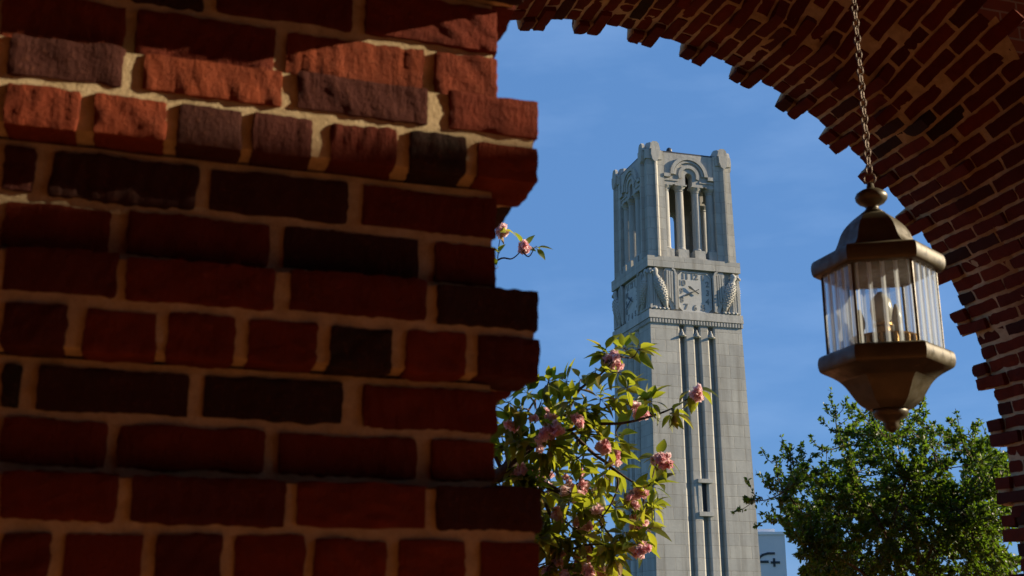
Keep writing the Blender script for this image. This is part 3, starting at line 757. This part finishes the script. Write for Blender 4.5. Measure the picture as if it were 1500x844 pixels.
# ------------------------------------------------------------------ cherry tree
def leaf(mb, base, d, side, length, width, fold=.35, curl=.3, tn=.5, mi=0, seg=5):
    d = d.normalized(); side = (side - d * side.dot(d)).normalized(); nrm = d.cross(side)
    V = []; 
    for i in range(seg + 1):
        t = i / seg; w = width * .5 * (math.sin(math.pi * min(1, t ** .8)) ** .9 if 0 < t < 1 else 0) * (1 - .25 * t) + (.0006 if t in (0, 1) else 0)
        c = base + d * (length * t * (1 - .12 * curl * t)) - nrm * (curl * length * t * t * .5)
        V += [c + side * w + nrm * w * fold, c, c - side * w + nrm * w * fold]
    Fs = []
    for i in range(seg): Fs += [(3 * i, 3 * i + 1, 3 * i + 4, 3 * i + 3), (3 * i + 1, 3 * i + 2, 3 * i + 5, 3 * i + 4)]
    mb.add([tuple(v) for v in V], Fs, mi, tn)
def rv(): return Vector(rng.normal(size=3)).normalized()
cbase = at(560, 700, 7.0); cbase.z = 0
cherry = thing('cherry_tree', 'pink blossoming cherry tree with bronze green leaves behind the pier', 'tree', cbase)
CI = Matrix.Translation(-cbase)
wood = MB(); leaves = MB(); 
C_ = lambda x, y, d=7.0: at(x, y, d)
trunk_top = C_(600, 760, 7.0)
tk = MB(); tk.tube(smooth_path([cbase, cbase + Vector((.03, .02, .8)), Vector((trunk_top.x - .1, trunk_top.y, 1.5)), trunk_top]), list(np.linspace(.13, .06, 19)), 10); tk.ball(trunk_top, .062, 12, 8); tk.build('trunk', M_BARK, cherry, True, xf=CI)
limbs = [
 ([trunk_top, C_(560, 640, 7.1), C_(520, 560, 7.2), C_(500, 480, 7.3)], .045, .01), ([trunk_top, C_(640, 640, 7.3), C_(660, 540, 7.4), C_(640, 450, 7.4)], .04, .01), ([C_(560, 640, 7.1), C_(480, 640, 7.0), C_(420, 600, 6.9)], .03, .008),
 ([trunk_top, C_(690, 722, 7.0), C_(735, 690, 6.9), C_(765, 664, 6.85), C_(800, 640, 6.85), C_(835, 632, 6.8)], .040, .016),
 ([C_(690, 722, 7.0), C_(745, 697, 7.1), C_(790, 707, 7.15), C_(825, 722, 7.15), C_(850, 724, 7.15), C_(880, 712, 7.2)], .030, .008),
 ([C_(800, 640, 6.85), C_(830, 605, 6.8), C_(848, 572, 6.75), C_(880, 548, 6.7), C_(905, 522, 6.7)], .013, .004),
 ([C_(820, 635, 6.82), C_(865, 622, 6.7), C_(910, 620, 6.65), C_(950, 611, 6.6), C_(985, 598, 6.6), C_(1014, 580, 6.6)], .012, .0032),
 ([C_(835, 632, 6.8), C_(880, 600, 6.8), C_(925, 592, 6.8)], .009, .003),
 ([C_(835, 632, 6.8), C_(870, 665, 6.85), C_(893, 682, 6.85), C_(905, 705, 6.85), C_(897, 735, 6.85), C_(878, 763, 6.85)], .012, .004),
 ([C_(893, 682, 6.85), C_(925, 705, 6.8), C_(950, 712, 6.75), C_(960, 682, 6.75), C_(966, 668, 6.75)], .007, .003),
 ([C_(825, 722, 7.15), C_(818, 750, 7.1), C_(835, 770, 7.05), C_(850, 782, 7.0)], .010, .004),
 ([C_(790, 707, 7.15), C_(800, 740, 7.15), C_(815, 775, 7.1), C_(812, 820, 7.1), C_(830, 880, 7.1)], .014, .008),
 ([C_(878, 763, 6.85), C_(900, 790, 6.9), C_(935, 800, 6.9)], .006, .003),
 ([C_(812, 820, 7.1), C_(850, 800, 7.0), C_(900, 795, 6.95), C_(945, 772, 6.9)], .008, .003),
 ([C_(830, 880, 7.1), C_(870, 850, 7.1), C_(885, 830, 7.1)], .008, .003),
 ([C_(735, 690, 6.9), C_(760, 640, 6.8), C_(775, 600, 6.8), C_(800, 565, 6.8)], .012, .004),
 ([C_(735, 690, 6.9), C_(700, 600, 6.9), C_(690, 500, 6.9), C_(700, 410, 6.9), C_(731, 380, 6.9), C_(750, 379, 6.9), C_(764, 367, 6.9)], .012, .0028),
 ([C_(729, 379, 6.9), C_(731, 358, 6.9), C_(735, 340, 6.9)], .0035, .002),
 ([C_(850, 724, 7.15), C_(850, 690, 7.0), C_(858, 650, 6.9), C_(856, 610, 6.85)], .008, .003),
]
for p, r0, r1 in limbs:
    sp = smooth_path(p); wood.tube(sp, list(np.linspace(r0, r1, len(sp))), 7)
CL = [(895, 522, 2), (915, 512, 0), (935, 512, 0), (872, 543, 0), (850, 556, 0), (792, 590, 0), (803, 560, 0), (762, 600, 0), (748, 618, 1), (900, 585, 0), (930, 597, 2), (952, 588, 0), (918, 568, 0), (985, 603, 0), (1016, 572, 1), (966, 670, 2),
 (795, 628, 4), (783, 692, 4), (845, 708, 4), (880, 650, 1), (860, 600, 0), (835, 588, 0), (820, 660, 0), (905, 640, 0), (900, 663, 1), (928, 722, 2), (943, 735, 0), (955, 712, 0), (900, 742, 0), (872, 742, 1), (850, 762, 2), (815, 747, 1), (935, 762, 2), (945, 774, 0), (915, 780, 0),
 (930, 797, 2), (862, 802, 3), (817, 805, 3), (800, 780, 0), (887, 800, 0), (842, 822, 1), (802, 832, 0), (884, 830, 2), (830, 790, 0), (760, 690, 1), (750, 650, 0), (745, 590, 0), (772, 575, 0), (806, 602, 1), (830, 560, 0), (870, 620, 0), (880, 585, 0),
 (735, 337, 2), (768, 362, 2), (731, 372, 0), (730, 392, 0), (783, 362, 0), (812, 690, 0), (865, 680, 0), (880, 720, 0), (830, 640, 0), (770, 650, 1), (775, 720, 0), (800, 720, 0), (835, 735, 0), (860, 775, 0), (880, 780, 0), (900, 815, 0), (790, 840, 0), (825, 840, 1), (850, 848, 0), (735, 640, 0), (735, 720, 0), (760, 735, 0), (850, 640, 0), (790, 660, 0), (845, 670, 0), (905, 690, 0), (925, 750, 0), (955, 745, 0), (738, 690, 0), (870, 840, 0), (905, 545, 0), (885, 515, 0), (842, 610, 1)]
for _ in range(58):
    x, y = random.uniform(732, 900), random.triangular(585, 855, 800)
    if x > 730 + (y - 500) * .62 + 40 and y < 700: continue
    CL.append((x, y, random.choice((0,) * 14 + (1,))))
for _ in range(90):          # the half of the crown behind the pier
    CL.append((random.uniform(420, 715), random.uniform(450, 800), random.choice((0, 0, 1, 2))))
wpts = [q for p, _, _ in limbs for q in smooth_path(p, 3)]
blossoms = []
def blossom(c, r):
    mb = MB(); nfl = int(4 + r * 170)
    for f_ in range(nfl):
        fc = c + Vector(rng.normal(size=3)) * r * .55; ax = (fc - c).normalized() + rv() * .6; ax.normalize(); fr = random.uniform(.026, .036)
        tn0 = random.uniform(.15, .9)
        for pq in range(16):
            d = (rv() + ax * random.uniform(.0, .9)).normalized()
            leaf(mb, fc, d, rv(), fr * random.uniform(.8, 1.2), fr * 1.25, .4, random.uniform(-.5, .9), min(1, max(0, tn0 + random.gauss(0, .15))), 0, 3)
    return mb
for x, y, kind in CL:
    dist = random.uniform(6.5, 7.25) if y > 400 else 6.9
    near = min(wpts, key=lambda q: (q - at(x, y, (Vector((q.x, q.y, 0))).length)).length)
    dist = math.hypot(near.x, near.y) + random.uniform(-.25, .25)
    if y < 400: dist = 6.9
    c = at(x, y, dist)
    if (near - c).length > .05:
        mid = (near + c) / 2 + Vector((0, 0, -.03)) + rv() * .03
        sp = smooth_path([near, mid, c], 4); wood.tube(sp, list(np.linspace(.0055, .0028, len(sp))), 5)
    small = y < 400
    nl = 3 if small else random.randint(9, 13)
    tn0 = random.uniform(.2, .75)
    ax = ((c - near).normalized() + Vector((.2, -.1, .15)) if (c - near).length > .05 else rv()).normalized()
    for i in range(nl):
        d = (rv() * 1.0 + ax * .6 + Vector((.15, -.1, -.25))).normalized()
        ln = random.uniform(.085, .15) * (.8 if small else 1)
        b0 = c + d * .012
        wood.tube([c, b0 + d * .012], .0013, 4)
        sd = (Vector((0, 0, 1)).cross(d) + rv() * .7)
        leaf(leaves, b0 + d * .01, d, sd, ln, ln * random.uniform(.42, .54), random.uniform(.15, .6), random.uniform(.1, .9), min(1, max(0, tn0 + random.gauss(0, .22))))
    if kind:
        r = (.024, .040, .056, .076)[kind - 1]
        if small: r = .024
        wood.tube([c, c + Vector((0, -.02, -.03))], .0016, 4)
        b_ = blossom(c + Vector((-.02, -.08, -.03)) if not small else c, r); b_.build('blossom_cluster', M_PETAL, cherry, False, fix=False, xf=CI)
wood.build('branches', M_BARK, cherry, True, xf=CI, fix=False)
leaves.build('foliage', M_CHERRY, cherry, True, fix=False, xf=CI)

# ------------------------------------------------------------------ small-leaved tree on the right
tb = at(1345, 800, 8.4); tb.z = 0
tree = thing('leafy_tree', 'dense dark green small leaved tree below the lantern on the right', 'tree', tb)
TI = Matrix.Translation(-tb)
D0 = 8.4
fork = at(1335, 905, D0)
tk = MB(); tk.tube(smooth_path([tb, tb + Vector((.05, 0, .9)), fork]), list(np.linspace(.10, .06, 13)), 9); tk.build('trunk', M_TWIG, tree, True, xf=TI)
tw = MB(); lf = MB()
def shoot(p0, p1, r0, r1, nleaf, spread=.045, lsz=.032):
    """a twig with small leaves along its outer part"""
    mid = (p0 + p1) / 2 + rv() * (p1 - p0).length * .09 + Vector((0, 0, -.03))
    sp = smooth_path([p0, mid, p1], 5); tw.tube(sp, list(np.linspace(r0, r1, len(sp))), 5)
    d = (p1 - p0).normalized(); tn0 = random.uniform(.15, .75)
    for i in range(nleaf):
        t = 1 - abs(random.gauss(0, .33)); t = max(.12, t)
        k = min(len(sp) - 1, int(t * (len(sp) - 1))); b = sp[k] + rv() * spread * random.random() * (1.25 - t)
        dd = (d * .55 + rv()).normalized(); ln = lsz * random.uniform(.65, 1.15)
        leaf(lf, b, dd, rv(), ln, ln * .58, random.uniform(.0, .35), random.uniform(-.1, .5), min(.97, max(0, tn0 + random.gauss(0, .2))) if random.random() > .03 else 1.0, 0, 3)
tips = [(1094, 733, .45), (1138, 668, .4), (1156, 654, .3), (1128, 711, .4), (1165, 690, .3), (1214, 630, .4), (1224, 594, .4), (1248, 592, .3), (1275, 600, .3), (1356, 588, .3), (1388, 612, .35), (1404, 626, .3), (1432, 618, .4), (1438, 650, .3),  (1180, 660, .3), (1300, 610, .4), (1320, 600, .4), (1462, 640, .4), (1470, 690, .4), (1345, 615, .3), (1202, 655, .3), (1112, 752, .4)]
def inside(x, y):           # crown outline in the picture, as seen from the arcade
    pts = [(1172, 860), (1165, 800), (1138, 760), (1140, 735), (1150, 690), (1185, 672), (1225, 672), (1222, 630), (1245, 610), (1300, 612), (1360, 605), (1400, 640), (1425, 655), (1440, 640), (1500, 640), (1500, 860)]
    c = False; n = len(pts)
    for i in range(n):
        x0, y0 = pts[i]; x1, y1 = pts[i - 1]
        if (y0 > y) != (y1 > y) and x < (x1 - x0) * (y - y0) / (y1 - y0) + x0: c = not c
    return c
# scaffold branches
scaf = []
for x, y, dd in [(1150, 720, -.3), (1230, 640, .2), (1300, 640, -.2), (1360, 625, .3), (1430, 680, .1), (1180, 790, -.5), (1260, 720, -.6), (1330, 700, -.7), (1400, 740, -.4), (1230, 760, .5), (1440, 790, .3), (1300, 760, .6)]:
    e = at(x, y, D0 + dd); m1 = fork.lerp(e, .5) + Vector((0, 0, -.08)) + rv() * .16
    sp = smooth_path([fork, m1, e], 8); tw.tube(sp, list(np.linspace(.016, .005, len(sp))), 6); scaf += sp[4:]
def nearest(p): return min(scaf, key=lambda q: (q - p).length + .25 * max(0, q.z - p.z))
for x, y, dd in tips:
    e = at(x, y, D0 + random.uniform(-.45, .3)); p0 = nearest(e); shoot(p0, e, .006, .0018, 46 + int(70 * (p0 - e).length), .05)
    for q in range(4):
        m = p0.lerp(e, random.uniform(.35, .85)); e2 = m + ((e - p0).normalized() + rv() * .9).normalized() * random.uniform(.1, .2); shoot(m, e2, .003, .0015, 26, .03)
cnt = 0
while cnt < 980:
    x, y = random.uniform(1090, 1500), random.uniform(590, 860)
    if not inside(x, y): continue
    hole = math.sin(x * .055 + 1.3 * math.sin(y * .04)) + math.sin(y * .07 + x * .021 + 2) + .9 * (760 - y) / 150
    if hole > random.uniform(1.3, 2.4): continue
    dd = random.uniform(-.85, .75)
    if y < 690 and random.random() < .35: continue
    e = at(x, y, D0 + dd); p0 = nearest(e); p0 = e + (p0 - e) * min(1, random.uniform(.25, .4) / max(.01, (p0 - e).length)) if (p0 - e).length > .4 and random.random() < .5 else p0
    shoot(p0, e, .004, .0015, random.randint(52, 78), .055); cnt += 1
tw.build('branches', M_TWIG, tree, True, xf=TI, fix=False)
lf.build('crown', M_SMALL, tree, True, fix=False, xf=TI)

# ------------------------------------------------------------------ pale building far behind
pb = at(1153, 844, 125.0); zt = at(1153, 783, 125).z
bld = thing('pale_building', 'pale grey block with white coping and dark marks right of the tower foot', 'building', (pb.x, pb.y, 0), -R_(24.0))
mb = MB(); mb.box(-6.5, 0, 0, 9, 0, zt); mb.build('wall', M_PALE, bld)
mb = MB(); mb.box(-6.6, .12, -.12, 9.1, zt + .002, zt + .28); mb.box(-6.0, -.9, .6, 8, zt + .3, zt + .62); mb.build('coping', M_WHITE, bld)
px = 125 / 1715 * 1.03
mk = MB()
def stroke(mb, pts, w):
    for (x0, z0), (x1, z1) in zip(pts[:-1], pts[1:]):
        d = Vector((x1 - x0, z1 - z0)); n_ = Vector((-d.y, d.x)).normalized() * w / 2; d = d.normalized() * w * .2
        mb.prism([(x0 + n_.x - d.x, z0 + n_.y - d.y), (x1 + n_.x + d.x, z1 + n_.y + d.y), (x1 - n_.x + d.x, z1 - n_.y + d.y), (x0 - n_.x - d.x, z0 - n_.y - d.y)], fyf, -.08, -.002)
Z = lambda y: zt + (783 - y) * px
X_ = lambda x: (x - 1153) * px
stroke(mk, [(X_(1117), Z(814)), (X_(1122), Z(810)), (X_(1129), Z(808)), (X_(1138), Z(808))], 3 * px); stroke(mk, [(X_(1119), Z(819)), (X_(1129), Z(819))], 3.2 * px)
stroke(mk, [(X_(1133), Z(820)), (X_(1144), Z(820))], 3 * px); stroke(mk, [(X_(1137), Z(815)), (X_(1137), Z(825))], 3 * px)
mk.build('dark_mark', M_INK, bld)
pb2 = at(880, 844, 140.0); zt2 = at(880, 840, 140).z
b2 = thing('low_building', 'low pale building with white roof edge left of the tower foot', 'building', (pb2.x, pb2.y, 0), -R_(10))
mb = MB(); mb.box(-9, 6, 0, 8, 0, zt2 - .3); mb.build('wall', M_PALE, b2)
mb = MB(); mb.box(-9.3, 6.3, -.3, 8.3, zt2 - .298, zt2); mb.build('roof_edge', M_WHITE, b2)
